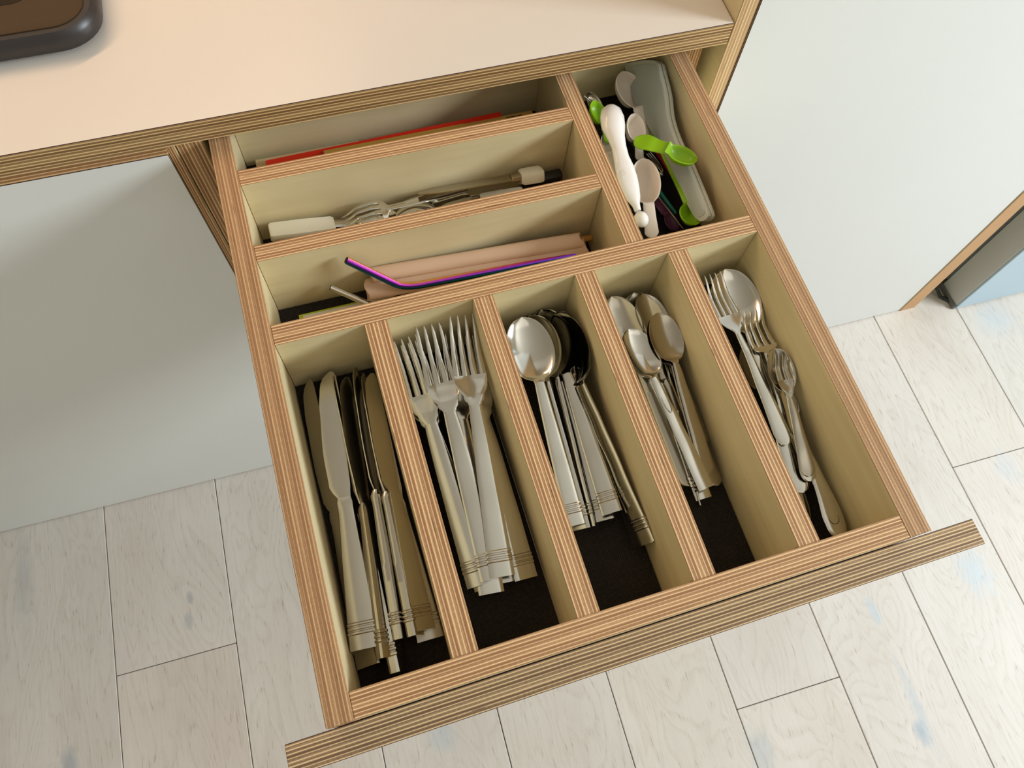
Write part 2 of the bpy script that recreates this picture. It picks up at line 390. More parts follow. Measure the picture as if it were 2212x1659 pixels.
def fork(name, label, L=.205, hw=((0, .0190), (.12, .0184), (.6, .0148), (.93, .0112), (1, .0100)), square=True, ridges=True, headw=.026, tine=.0485, th=.0022, group=None, mat=None, ntine=4, curl=.012):
    mat = mat or STEEL
    Lh = L*.64; Lr = L-tine
    Z = [(0, .002), (L*.3, .006), (L*.52, .009), (L*.66, .0085), (L*.77, .005), (L*.86, .0042+(curl-.012)*.3), (L, curl)]
    zz = lambda s: smooth_lerp(Z, s)
    t = thing(name, label, 'fork', group=group)
    link('handle', strip('handle', handle_secs(Lh, hw, Z, th, square, ridges), mat), t)
    secs = []
    w0 = hw[-1][1]
    for i in range(13):
        f = i/12; s = Lh-.0005+(Lr-Lh+.0005)*f
        w = lerp([(0, w0), (.1, w0*1.15), (.2, w0*1.7), (.3, headw*.58), (.42, headw*.76), (.55, headw*.89), (.7, headw*.97), (.85, headw), (1, headw)], f)
        secs.append((s, w, zz(s), th*(1-.25*f), .0016*f))
    hd = link('head', strip('head', secs, mat), t)
    gap = headw*.09; tw = (headw-gap*(ntine-1))/ntine
    for k in range(ntine):
        xc = -headw/2+tw/2+k*(tw+gap); ts = []
        for i in range(11):
            f = i/10; s = Lr-.0004+(tine+.0004)*f; u = 2*xc/headw
            w = smooth_lerp([(0, tw), (.5, tw*.72), (.85, tw*.5), (1, tw*.14)], f)
            ts.append((s, w, zz(s)+.0016*u*u*(1-.5*f), th*.78*(1-.6*f), 0, xc*(1-.13*f)))
        link('tine', strip('tine', ts, mat, nu=[-1, -.5, .5, 1]), hd)
    return t
def spoon(name, label, L=.20, bl=.066, bw=.045, dp=.008, hw=((0, .0182), (.12, .0176), (.6, .0138), (.93, .0104), (1, .0092)), square=True, ridges=True, th=.0022, group=None, mat=None, cat='spoon', deep=False):
    mat = mat or STEEL
    Lh = L-bl
    Z = [(0, .002), (L*.3, .0055), (L*.5, .0075), (Lh*.97, .0095), (L, .0085)]
    if Lh*.97 < L*.5: Z = [(0, .0070), (Lh, .0095), (L, .0085)]
    t = thing(name, label, cat, group=group)
    link('handle', strip('handle', handle_secs(Lh, hw, Z, th, square, ridges), mat), t)
    secs = []; w0 = hw[-1][1]
    for i in range(25):
        f = i/24; s = Lh-.0005+(bl+.0005)*f
        # egg outline, widest nearer the tip
        g = f**.92
        e = math.sqrt(max(0, 1-((g-.52)/.48)**2)) if g > .04 else 0
        w = max(w0*(1-f*.9) if f < .5 else .0015, bw*e)
        d = dp*max(0, 1-abs((f-.52)/(.46 if deep else .5))**(4 if deep else 2))
        secs.append((s, w, smooth_lerp([(0, .0095), (.12, .008), (1, .0085)], f)-d, th*.55, d))
    link('bowl', strip('bowl', secs, mat, nu=[-1, -.93, -.86, -.76, -.6, -.35, -.12, .12, .35, .6, .76, .86, .93, 1], angle=60, pw=4 if deep else 2), t)
    return t
def knife(name, label, L=.225, square=True, group=None, mat=None, matb=None):
    mat = mat or STEEL_B
    Lh = L*.475
    t = thing(name, label, 'knife', group=group)
    hw = ((0, .0222), (.1, .0215), (.6, .0168), (.92, .0126), (1, .0124))
    hs = []
    base = handle_secs(Lh, hw, [(0, .0), (1, .0)], .0072, True, True)
    for s, w, z, th, di, xc in base:
        k = smooth_lerp([(0, 1), (.55, .95), (1, .72)], s/Lh)
        hs.append((s, w, .0042*k+(th-.0072)*.5, th*k, -.0012, 0))
    nu = [-1, -.92, -.5, 0, .5, .92, 1]
    link('handle', strip('handle', hs, mat, nu=nu, angle=25), t)
    link('bolster', strip('bolster', [(Lh-.001, .0122, .0030, .0056, -.001), (Lh+.004, .0126, .0032, .0060, -.001), (Lh+.0085, .0108, .0022, .0036, 0)], mat, nu=nu), t)
    secs = []
    Lb = L-Lh-.008
    for i in range(23):
        f = i/22; s = Lh+.008+Lb*f
        # straight spine on one side, curved edge on the other
        lo = smooth_lerp([(0, -.0048), (.08, -.0105), (.35, -.0118), (.72, -.0102), (.88, -.0080), (.96, -.0045), (1, .0010)], f)
        hi = smooth_lerp([(0, .0048), (.12, .0060), (.8, .0072), (.95, .0066), (1, .0046)], f)
        secs.append((s, hi-lo, .0012, .0019*(1-.35*f), 0, (hi+lo)/2))
    link('blade', strip('blade', secs, matb or mat, nu=[-1, -.6, 0, .6, 1]), t)
    return t
def dup(src, label, group=None):
    r = src.copy(); COL.objects.link(r)
    for k in list(r.keys()):
        if k == 'group' and group is None: pass
    r['label'] = label
    if group: r['group'] = group
    for ch in list(src.children):
        c = ch.copy(); COL.objects.link(c); c.parent = r
        for g in list(ch.children):
            d = g.copy(); COL.objects.link(d); d.parent = c
    return r
def place(o, a, b, L, roll=0, fix=False):
    a, b = Vector(a), Vector(b); y = (b-a).normalized()
    x = y.cross(Vector((0, 0, 1))).normalized(); z = x.cross(y)
    rm = Matrix((x, y, z)).transposed() @ Matrix.Rotation(math.radians(roll), 3, 'Y')
    k = 1 if fix else (b-a).length/L
    o.matrix_basis = Matrix.Translation(a) @ rm.to_4x4() @ Matrix.Diagonal((k, k, k, 1)); INSIDE.append(o); return o
def series(maker, L, items, group):
    first = None
    for label, a, b, roll in items:
        if first is None: o = first = maker(label)
        else: o = dup(first, label)
        o['group'] = group
        place(o, a, b, L, roll)

# ---- knives (first compartment)
series(lambda l: knife('table_knife', l), .225, [
    ('table knife lying flat on top at the left, its whole blade face showing', (0.0275, 0.0445, -0.0560), (0.0466, 0.2658, -0.0580), 0),
    ('lowest table knife against the left wall, only tip and square end showing', (0.0278, 0.0333, -0.0700), (0.0293, 0.2655, -0.0660), -40),
    ('table knife rolled on its side with a rounded narrow blade right of the flat one', (0.0444, 0.0344, -0.0600), (0.0607, 0.2593, -0.0600), 52),
    ('table knife whose square ridged end reaches nearest to the drawer front', (0.0483, 0.0232, -0.0730), (0.0526, 0.2651, -0.0660), 78),
    ('table knife standing on edge in the middle of the knives, tip farthest back', (0.0570, 0.0440, -0.0620), (0.0704, 0.2649, -0.0580), 70),
    ('table knife on edge, second from the right of the knife pile', (0.0665, 0.0431, -0.0620), (0.0754, 0.2597, -0.0620), 72),
    ('table knife with brownish broad blade leaning on the right partition', (0.0776, 0.0455, -0.0620), (0.0867, 0.2542, -0.0540), 38),
    ('table knife half buried under the rightmost one, square end peeking out', (0.0755, 0.0386, -0.0730), (0.0797, 0.2523, -0.0720), 0)], 'table knives')
# ---- forks
series(lambda l: fork('table_fork', l), .205, [
    ('lowest table fork on the left, its square end peeking past the others', (0.1166, 0.0624, -0.0720), (0.1062, 0.2687, -0.0560), -6),
    ('leftmost table fork with wide ridged handle against the left partition', (0.1172, 0.0644, -0.0600), (0.1143, 0.2675, -0.0420), -10),
    ('table fork lying under the middle ones, narrow strip of handle showing', (0.1284, 0.0615, -0.0680), (0.1502, 0.2753, -0.0500), 4),
    ('bottom table fork whose square end shows beneath the upright front one', (0.1434, 0.0617, -0.0700), (0.1596, 0.2696, -0.0580), 0),
    ('rightmost table fork with handle lying along the right partition', (0.1624, 0.0594, -0.0640), (0.1662, 0.2622, -0.0560), 12),
    ('middle table fork with reddish stained handle and orange reflection on its head', (0.1313, 0.0689, -0.0520), (0.1358, 0.2754, -0.0360), 0),
    ('topmost table fork with brown toned head, right of the middle one', (0.1440, 0.0645, -0.0500), (0.1687, 0.2695, -0.0300), 4)], 'table forks')
# ---- table spoons
series(lambda l: spoon('table_spoon', l), .195, [
    ('front table spoon, bowl facing up with a green reflection', (0.2054, 0.0864, -0.0560), (0.2129, 0.2554, -0.0360), 0),
    ('second table spoon nested just behind the front bowl', (0.2095, 0.0835, -0.0640), (0.2246, 0.2604, -0.0470), -22),
    ('third table spoon with dark rolled bowl farther back', (0.2154, 0.0844, -0.0690), (0.2388, 0.2642, -0.0500), -34),
    ('table spoon fanned under the broad handle, dark bowl hidden', (0.2260, 0.0865, -0.0710), (0.2389, 0.2603, -0.0620), -20),
    ('second fanned table spoon handle left of the broad one', (0.2322, 0.0855, -0.0680), (0.2437, 0.2602, -0.0660), -12),
    ('table spoon with broad ridged handle lying flat on top of the fan', (0.2398, 0.0878, -0.0580), (0.2441, 0.2643, -0.0580), -10),
    ('table spoon with its handle on edge crossing behind the broad one', (0.2531, 0.0591, -0.0670), (0.2467, 0.2574, -0.0500), -62),
    ('table spoon on edge, inner one of the pair along the right partition', (0.2552, 0.0574, -0.0620), (0.2510, 0.2568, -0.0460), -60),
    ('table spoon on edge nearest the right partition', (0.2570, 0.0576, -0.0580), (0.2532, 0.2550, -0.0420), -60)], 'table spoons')
# ---- teaspoons
TW = ((0, .0135), (.2, .013), (.7, .0095), (.95, .007), (1, .0055))
def tea(label, square=True, ridges=False, mat=None): return spoon('teaspoon', label, .145, .047, .031, .006, TW, square, ridges, .0018, mat=mat)
o = tea('front teaspoon with flat plain square handle stamped with an oval mark'); place(o, (0.3148, 0.0840, -0.0520), (0.2989, 0.2291, -0.0460), .145, 4)
ov = [(.0025*math.cos(a*math.pi/8), .0090*math.sin(a*math.pi/8)+.075, .0094) for a in range(16)]
mr = tube_mesh('stamped_oval', [(x, y, z-.0016) for x, y, z in ov]+[(ov[0][0], ov[0][1], ov[0][2]-.0016)], .00025, STEEL_D, 5); link('stamped_oval', mr, o)
series(lambda l: tea(l, False, False, STEEL_D), .145, [
    ('worn teaspoon with oval bowl facing up, right of the front one', (0.3294, 0.0960, -0.0580), (0.3313, 0.2356, -0.0400), 8),
    ('worn teaspoon nested beneath the oval bowl, rim just showing', (0.3276, 0.0944, -0.0620), (0.3298, 0.2354, -0.0440), 4),
    ('teaspoon with grey bowl at the back, left of the two', (0.3206, 0.1069, -0.0720), (0.3214, 0.2652, -0.0540), -12),
    ('teaspoon with grey bowl at the back, right of the two', (0.3402, 0.1219, -0.0680), (0.3293, 0.2607, -0.0500), 8),
    ('teaspoon whose bowl hides half behind the left partition', (0.3115, 0.1173, -0.0700), (0.2984, 0.2652, -0.0500), -6),
    ('teaspoon lying just under the hidden left bowl', (0.3107, 0.0932, -0.0720), (0.2997, 0.2606, -0.0560), -14),
    ('small teaspoon between the two front bowls, mostly covered', (0.3329, 0.0868, -0.0720), (0.3215, 0.2361, -0.0640), 6)], 'worn teaspoons')
series(lambda l: tea(l, True, True, STEEL), .145, [
    ('teaspoon under the front one with ridged square end peeking out', (0.3153, 0.0789, -0.0660), (0.3141, 0.2295, -0.0620), 0),
    ('teaspoon standing on edge at the front end of the pile', (0.3089, 0.0741, -0.0680), (0.3201, 0.2196, -0.0660), 80)], 'ridged teaspoons')
# ---- children's cutlery
RW_ = ((0, .0125), (.12, .0150), (.3, .0125), (.7, .0075), (.95, .0055), (1, .005))
o = fork('child_fork', 'small fork against the left partition with long rounded handle', .165, RW_, False, False, .021, .04, .002); place(o, (0.3960, 0.0995, -0.0540), (0.3916, 0.2605, -0.0480), .165, -6)
o = spoon('child_spoon', 'small spoon with shiny bowl showing a green reflection at the back', .165, .05, .034, .007, RW_, False, False, .002); place(o, (0.4054, 0.0606, -0.0680), (0.4140, 0.2638, -0.0500), .165, -8)
o = fork('child_fork', 'small four-tined fork lying on top in the middle', .125, RW_, False, False, .026, .038, .002); place(o, (0.4067, 0.1089, -0.0580), (0.4090, 0.2187, -0.0440), .125, 4)
o = spoon('child_spoon', 'small spoon with a fork nested in its bowl, right of the middle fork', .125, .043, .025, .006, RW_, False, False, .002); place(o, (0.4046, 0.0667, -0.0600), (0.4141, 0.1788, -0.0420), .125, -6)
o = fork('child_fork', 'dark small fork lying over the bowl of the right spoon', .12, RW_, False, False, .0145, .026, .0016, mat=STEEL_D); place(o, (0.4039, 0.0701, -0.0570), (0.4146, 0.1732, -0.0410), .12, -6)
o = spoon('child_spoon', 'small spoon under the rest, brown rounded handle end near the front', .15, .045, .031, .006, RW_, False, False, .002, mat=STEEL_D); place(o, (0.3998, 0.0362, -0.0740), (0.4197, 0.1991, -0.0700), .15, 0)
o = spoon('child_spoon', 'child spoon with broad engraved handle end nearest the drawer front', .15, .040, .020, .005, ((0, .0165), (.18, .0195), (.35, .0150), (.7, .007), (.95, .0055), (1, .005)), False, False, .0022); place(o, (0.4109, 0.0181, -0.0640), (0.4173, 0.1558, -0.0660), .15, 0)
def curve_part(name, pts, r, mat, par): link(name, tube_mesh(name, pts, r, mat, 5), par)
ENG = plain('engraved_line', (88, 76, 62), .5, .6)
curve_part('engraving', [(.0045*math.cos(a*math.pi/8), .016+.0045*math.sin(a*math.pi/8), .0030) for a in range(17)], .00022, ENG, o)
curve_part('engraving', [(.0035*math.sin(a*.9), .022+.0028*a*.45, .0034) for a in range(9)], .00022, ENG, o)
curve_part('engraving', [(-.004+.001*a, .034+.0012*(a % 2), .0040) for a in range(9)], .00022, ENG, o)

# ---- straw compartment
def rainbow():
    t = NT('rainbow_metal', .18, 1); tc = t.n('TexCoord').outputs['Object']; lw = t.n('LayerWeight'); lw.inputs['Blend'].default_value = .5
    sp = t.n('SeparateXYZ'); t.l(t.n('NewGeometry').outputs['Normal'], sp.inputs[0])
    so = t.n('SeparateXYZ'); t.l(tc, so.inputs[0]); oc = so.outputs[0]
    f = t.math('ADD', t.math('MULTIPLY', t.math('ADD', sp.outputs[2], sp.outputs[1]), .36), t.math('SUBTRACT', .66, t.math('MULTIPLY', oc, 1.7)))
    c = t.ramp(f, [(0, srgb(30, 110, 90)), (.3, srgb(20, 130, 150)), (.5, srgb(60, 60, 190)), (.68, srgb(160, 60, 200)), (.84, srgb(235, 90, 190)), (1, srgb(245, 200, 90))])
    t.col(c); return t.m
def bend(a, m, b, n=8, k=.18):
    a, m, b = Vector(a), Vector(m), Vector(b); p0 = m+(a-m)*k; p1 = m+(b-m)*k*.6
    return [a, a.lerp(p0, .5)]+[(p0.lerp(m, i/n)).lerp(m.lerp(p1, i/n), i/n) for i in range(n+1)]+[p1.lerp(b, .5), b]
def straw(name, label, pts, r, mat):
    t = thing(name, label, 'straw'); t.location = pts[0]
    P = [Vector(p)-Vector(pts[0]) for p in pts]
    link('tube', tube_mesh('tube', P, r, mat, 14, True), t)
    d = (P[0]-P[1]).normalized()
    link('opening', tube_mesh('opening', [P[0]+d*.0001, P[0]+d*.0004], r*.78, plain('dark_opening', (22, 18, 20), .8), 14), t)
    INSIDE.append(t)
RAIN = rainbow()
straw('metal_straw', 'bent rainbow coloured metal straw lying over the pink rolls', bend((0.0861, 0.3397, -0.0140), (0.1273, 0.3203, -0.0450), (0.2839, 0.3173, -0.0520)), .0033, RAIN)
straw('metal_straw', 'plain steel straw leaning at the left end of the straw compartment', [(0.0677, 0.3396, -0.0500), (0.0812, 0.3315, -0.0560), (0.1070, 0.3125, -0.0630)], .0028, STEEL)
def cyl_between(a, b, r, mat, name, squash=1, wob=0, n=20, seg=18):
    a, b = Vector(a), Vector(b); V = []; Fc = []
    d = (b-a).normalized(); s = d.cross(Vector((0, 0, 1))).normalized(); u = s.cross(d)
    for i in range(n+1):
        f = i/n; c = a.lerp(b, f)
        for k in range(seg):
            an = 2*math.pi*k/seg; rr = r*(1+wob*math.sin(f*9+k)*.5+wob*math.sin(3*an+f*2))
            if i in (0, n): c2 = c+d*(wob*.03*math.sin(3*an)) 
            else: c2 = c
            V.append(c2+s*math.cos(an)*rr+u*math.sin(an)*rr*squash)
    for i in range(n):
        for k in range(seg): Fc.append((i*seg+k, i*seg+(k+1) % seg, (i+1)*seg+(k+1) % seg, (i+1)*seg+k))
    Fc += [tuple(range(seg)), tuple(range(n*seg, (n+1)*seg))]
    return mk(name, V, Fc, mat)
def inside(o, label, cat, group=None):
    tag(o, label, cat, group); INSIDE.append(o); return o
PINK = plain('pink_wrapping_paper', (214, 178, 148), .6, 0, .3, .05, 30)
inside(link('paper_roll', cyl_between((0.1034, 0.3424, -0.0460), (0.2913, 0.3311, -0.0460), .0072, PINK, 'paper_roll', .9, .05)), 'upper of two pink paper rolls, lying against the back divider', 'paper roll', 'pink paper rolls')
inside(link('paper_roll', cyl_between((0.0967, 0.3309, -0.0540), (0.2954, 0.3238, -0.0540), .0098, PINK, 'paper_roll', .85, .05)), 'lower pink paper roll, under the rainbow straw', 'paper roll', 'pink paper rolls')
inside(link('wooden_stick', cyl_between((0.2865, 0.3409, -0.0660), (0.3101, 0.3400, -0.0660), .0030, plain('amber_wood', (206, 148, 62), .4), 'wooden_stick')), 'short amber wooden stick poking out at the right end of the paper rolls', 'stick')
bk = thing('booklet', 'white card with yellow green border at the bottom of the straw compartment', 'card'); bk.location = (.0345, .2925, H); INSIDE.append(bk)
link('cover', box_mesh('cover', .085, .0425, .0035, plain('lime_card', (186, 196, 30), .5), bev=.0004), bk)
link('label_panel', box_mesh('label_panel', .080, .0405, .0006, plain('cream_card', (228, 220, 204), .6), bev=.0001), bk, (.0035, 0, .0034))

# ---- steak knife compartment
CREAM = plain('cream_plastic', (232, 224, 202), .42, 0, .45, .02, 20)
def handled(name, label, cat, a, b, L, hl, hw, hth, blade, bmat, roll=0, hmat=None, tip=.3):
    t = thing(name, label, cat)
    hs = [(0, hw*.80, hth*.9, hth*.85, -.001), (.002, hw*.96, hth, hth, -.001), (hl*.5, hw, hth, hth, -.001), (hl-.003, hw*.9, hth, hth, -.001), (hl, hw*.8, hth*.92, hth*.8, -.001)]
    link('handle', strip('handle', hs, hmat or CREAM, nu=[-1, -.9, -.5, 0, .5, .9, 1]), t)
    link('collar', strip('collar', [(hl-.001, blade*.7, hth*.8, hth*.6, 0), (hl+.010, blade*.75, hth*.75, hth*.5, 0)], bmat, nu=[-1, -.5, .5, 1]), t)
    n = 10
    link('blade', strip('blade', [(hl+.009+(L-hl-.009)*i/n, blade*(1 if i < n*.75 else 1-(1-tip)*(i-n*.75)/(n*.25)), hth*.6, .0018, 0) for i in range(n+1)], bmat, nu=[-1, -.4, .4, 1]), t)
    place(t, a, b, L, roll); return t
handled('steak_knife', 'cream handled knife at the left end of the rear row, handle leftmost', 'knife', (0.0272, 0.4105, -0.0580), (0.1297, 0.4108, -0.0740), .105, .058, .017, .009, .012, STEEL_B, 0)
handled('steak_knife', 'cream handled knife pointing left with its chunky handle at the right end', 'knife', (0.2820, 0.4057, -0.0520), (0.1635, 0.4088, -0.0500), .13, .024, .018, .012, .015, STEEL_D, 30)
handled('steak_knife', 'cream handled knife lying lower, printed handle pointing to the right', 'knife', (0.2604, 0.3967, -0.0580), (0.1603, 0.4078, -0.0660), .125, .05, .014, .008, .011, STEEL_D, 10)
handled('vegetable_peeler', 'black handled peeler at the right end behind the cream knives', 'peeler', (0.3044, 0.4125, -0.0640), (0.2615, 0.4126, -0.0660), .055, .034, .013, .009, .007, STEEL_D, 0, plain('black_handle', (34, 32, 32), .4))
def serving(label, a, b, roll, L=.16):
    t = fork('serving_fork', label, L, ((0, .013), (.3, .012), (.9, .007), (1, .007)), False, False, 0.027, .046, .002, mat=STEEL, curl=.022); place(t, a, b, L, roll)
serving('steel fork with fanned tines pointing left in the rear row', (0.2115, 0.4126, -0.0500), (0.0938, 0.4016, -0.0400), 172)
serving('second steel fork lying under the fanned one', (0.2123, 0.4083, -0.0600), (0.1031, 0.4004, -0.0500), 174)
o = spoon('dessert_spoon', 'shiny spoon lying over the forks in the rear row with bright highlights', .15, .05, .030, .007, TW, False, False, .002); place(o, (0.2620, 0.4069, -0.0660), (0.1400, 0.3991, -0.0500), .15, 175)
o = spoon('dessert_spoon', 'spoon with its bowl showing just behind the fanned fork', .14, .05, .030, .007, TW, False, False, .002); place(o, (0.2569, 0.4139, -0.0620), (0.1461, 0.4220, -0.0560), .14, 165)

# ---- rear compartment: rulers
def bar(name, label, cat, a, b, w, th, mat, parts=()):
    a, b = Vector(a), Vector(b); t = thing(name, label, cat)
    L = (b-a).length
    me = box_mesh('strip', w, L, th, mat, bev=.0004)
    link('strip', me, t, (-w/2, 0, -th))
    place(t, a, b, L); return t
RED = plain('red_plastic', (232, 44, 18), .35, 0, .4)
bar('ruler', 'long red plastic ruler lying in the rear compartment under the worktop', 'ruler', (0.0377, 0.4915, -0.0600), (0.2656, 0.4872, -0.0500), .006, .014, RED)
ys = bar('folding_rule', 'yellow wooden rule with a small black logo beside the red ruler', 'ruler', (0.0915, 0.4838, -0.0550), (0.2964, 0.4797, -0.0500), .010, .010, plain('yellow_wood', (204, 160, 74), .5))
DK = plain('printed_ink', (30, 26, 28), .6)
Lr = ys.children[0].dimensions.y if ys.children else .2
for i, (dx, w, h) in enumerate(((0, .004, .0012), (.0045, .003, .0012), (.008, .0012, .004), (.010, .0012, .005), (.012, .002, .0015), (.0146, .0012, .005))):
    link('printed_mark', box_mesh('printed_mark', h, w, .0002, DK, bev=0), ys, (-.002, .178+dx, .0))
cdk = bar('card', 'beige card poking up at the left of the rear compartment', 'card', (0.0282, 0.4966, -0.0660), (0.1273, 0.4963, -0.0660), .012, .006, plain('beige_card', (206, 180, 140), .6))
for i in range(9):
    link('printed_mark', box_mesh('printed_mark', .0035, .0006, .0002, DK, bev=0), cdk, (-.001, .058+i*.0036, .0))

# ---- right rear compartment: measuring spoons and paddles
OFFW = plain('white_gloss_plastic', (238, 232, 226), .18, 0, .5, .01, 20, .4)
BEIGE = plain('beige_plastic', (226, 212, 196), .35, 0, .45, .02, 20)
LIME = plain('lime_plastic', (132, 176, 14), .38, 0, .45, .03, 20)
GWH = plain('grey_white_plastic', (206, 208, 196), .4, 0, .4, .02, 12)
GWG = plain('soft_grey_plastic', (190, 195, 188), .45, 0, .4, .02, 12)
CRIM = plain('crimson_plastic', (206, 16, 40), .4)
TEAL = plain('teal_plastic', (30, 130, 120), .3)
PURP = plain('purple_plastic', (92, 44, 74), .4)
BLK = plain('black_nylon', (20, 20, 23), .5)
# two nested paddles standing on edge against the right wall
top = [(0.4180, 0.4826, -0.0111), (0.4179, 0.4651, -0.0114), (0.4160, 0.4453, -0.0159), (0.4133, 0.4291, -0.0224), (0.4119, 0.4126, -0.0258), (0.4114, 0.3929, -0.0270), (0.4117, 0.3713, -0.0262), (0.4113, 0.3495, -0.0271), (0.4108, 0.3274, -0.0284), (0.4100, 0.3155, -0.0303)]
low = [(0.4062, 0.3168, -0.0393), (0.4043, 0.3290, -0.0438), (0.4043, 0.3449, -0.0437), (0.4044, 0.3626, -0.0435), (0.4047, 0.3802, -0.0428), (0.4044, 0.4017, -0.0436), (0.4037, 0.4234, -0.0451), (0.4028, 0.4421, -0.0474), (0.4018, 0.4612, -0.0496), (0.4022, 0.4809, -0.0488), (0.4043, 0.5002, -0.0437), (0.4062, 0.5106, -0.0392)]
def plate(name, outline, off, th, mat, rim=0):
    n = len(outline); nrm = Vector((-1, 0, .42)).normalized(); P = [Vector(p) for p in outline]
    # smooth the outline
    Q = []
    for i in range(n):
        p0, p1, p2, p3 = P[i-1], P[i], P[(i+1) % n], P[(i+2) % n]
        for k in range(3):
            t_ = k/3; Q.append(.5*((2*p1)+(p2-p0)*t_+(2*p0-5*p1+4*p2-p3)*t_*t_+(3*p1-p0-3*p2+p3)*t_**3))
    c = sum(Q, Vector())/len(Q)
    def r(o, f): return [tuple(q+(c-q)*f*.02+nrm*o) for q in Q]
    return mk(name, *(lambda rings: ([v for r_ in rings for v in r_], [(i*len(Q)+k, i*len(Q)+(k+1) % len(Q), (i+1)*len(Q)+(k+1) % len(Q), (i+1)*len(Q)+k) for i in range(len(rings)-1) for k in range(len(Q))]+[tuple(range(len(Q))), tuple(range((len(rings)-1)*len(Q), len(rings)*len(Q)))]))([r(off, 1.5), r(off+.0006, 0), r(off+th-.0006, 0), r(off+th, 1.5)]), mat)
pd = thing('serving_paddle', 'long pale plastic paddle standing on edge against the right drawer wall', 'paddle', group='nested plastic paddles'); INSIDE.append(pd)
link('blade', plate('blade', top+low, 0, .0045, GWH), pd)
link('grey_face', plate('grey_face', [(Vector(p)+(Vector((.412, sum(q[1] for q in top+low)/22, sum(q[2] for q in top+low)/22))-Vector(p))*.05).to_tuple() for p in top+low], .0045, .0012, GWG), pd)  # thin plate over the paddle face, slightly greyer than its edges
pd2 = thing('serving_paddle', 'second pale paddle nested behind the first, only its top edge showing', 'paddle', group='nested plastic paddles'); INSIDE.append(pd2)
link('blade', plate('blade', top+low, -.0052, .0042, GWH), pd2)
# ball-ended white utensil
def lathe_like(name, label, cat, secs, mat, nseg=18):
    """secs: (centre, half width, half height) along a path"""
    P = [Vector(s[0]) for s in secs]; n = len(P); V = []; Fc = []
    o0 = P[0].copy()
    for i, p in enumerate(P):
        d = (P[min(i+1, n-1)]-P[max(0, i-1)]).normalized(); s = d.cross(Vector((0, 0, 1))).normalized(); u = s.cross(d)
        for k in range(nseg):
            a = 2*math.pi*k/nseg; V.append(p-o0+s*math.cos(a)*secs[i][1]+u*math.sin(a)*secs[i][2])
    for i in range(n-1):
        for k in range(nseg): Fc.append((i*nseg+k, i*nseg+(k+1) % nseg, (i+1)*nseg+(k+1) % nseg, (i+1)*nseg+k))
    Fc += [tuple(range(nseg)), tuple(range((n-1)*nseg, n*nseg))]
    return mk(name, V, Fc, mat, True, 60), o0
secs = [((0.3561, 0.4423, -0.0140), .0015, .001), ((0.3558, 0.4401, -0.0140), .0052, .004), ((0.3545, 0.4354, -0.0140), .0095, .0072), ((0.3525, 0.4274, -0.0140), .0114, .0084), ((0.3505, 0.4177, -0.0150), .0112, .0078), ((0.3499, 0.4076, -0.0170), .0084, .0056), ((0.3495, 0.3980, -0.0190), .0070, .0044),
        ((0.3480, 0.3873, -0.0200), .0074, .0042), ((0.3474, 0.3765, -0.0210), .0090, .0040), ((0.3462, 0.3655, -0.0220), .0096, .0040), ((0.3449, 0.3545, -0.0230), .0090, .0040), ((0.3447, 0.3450, -0.0240), .0068, .0036), ((0.3443, 0.3369, -0.0240), .0036, .0032), ((0.3443, 0.3315, -0.0250), .0030, .003)]
me, o0 = lathe_like('handle', '', '', secs, OFFW)
ball_t = thing('plastic_utensil', 'glossy white ball ended plastic utensil lying on top beside the long divider', 'utensil'); ball_t.location = o0; INSIDE.append(ball_t)
link('handle', me, ball_t)
def sphere_mesh(name, r, mat, sx=1, sy=1, sz=1):
    bm = bmesh.new(); bmesh.ops.create_uvsphere(bm, u_segments=20, v_segments=12, radius=r)
    for v in bm.verts: v.co = Vector((v.co.x*sx, v.co.y*sy, v.co.z*sz))
    me = bpy.data.meshes.new(name); bm.to_mesh(me); bm.free(); me.materials.append(mat)
    me.polygons.foreach_set('use_smooth', [True]*len(me.polygons)); return me
bc = Vector((0.3444, 0.3231, -0.0260))
link('ball', sphere_mesh('ball', .0066, OFFW, 1, 1.15, 1), ball_t, bc-o0)
mc = Vector((0.3403, 0.3685, -0.0168))-o0
link('pressed_oval', tube_mesh('pressed_oval', [(mc.x+.0036*math.cos(a*math.pi/8), mc.y+.0042*math.sin(a*math.pi/8), mc.z) for a in range(17)], .00022, BEIGE, 5), ball_t)

MW = ((0, .010), (.15, .0125), (.6, .0105), (1, .010))
def measure(label, a, b, L, bl, bw, dp, mat, roll=0, hw=MW, group=None, th=.0020):
    o = spoon('measuring_spoon', label, L, bl, bw, dp, hw, False, False, th, mat=mat, deep=True); place(o, a, b, L, roll)
    if group: o['group'] = group
    return o
measure('lime green measuring spoon lying across the top of the others', (0.3658, 0.4018, -0.0180), (0.4089, 0.3603, -0.0200), .060, .029, .0225, .007, LIME, -8, ((0, .0235), (.35, .0215), (.75, .0170), (1, .0165)))
measure('beige measuring spoon with wide deep bowl near the front', (0.3551, 0.3110, -0.0460), (0.3699, 0.3843, -0.0300), .075, .044, .0265, .016, BEIGE, -10)
measure('small beige scoop with dark hollow beside the white bulb', (0.3701, 0.3920, -0.0400), (0.3770, 0.4351, -0.0280), .046, .029, .0195, .012, BEIGE, 12, ((0, .009), (1, .008)))
measure('large beige measuring cup at the very back in shadow', (0.4057, 0.4184, -0.0600), (0.3882, 0.4936, -0.0360), .088, .043, .033, .014, BEIGE, 6, ((0, .03), (.6, .026), (1, .020)))
measure('lime green spoon standing low with its round bowl at the front cross divider', (0.4029, 0.4408, -0.0460), (0.3992, 0.3151, -0.0520), .105, .020, .018, .006, LIME, 0, ((0, .005), (.3, .0075), (.6, .0065), (1, .006)))
measure('lime green spoon half hidden behind the long divider at the left', (0.3490, 0.4163, -0.0400), (0.3476, 0.4629, -0.0340), .052, .03, .021, .008, LIME, 20)
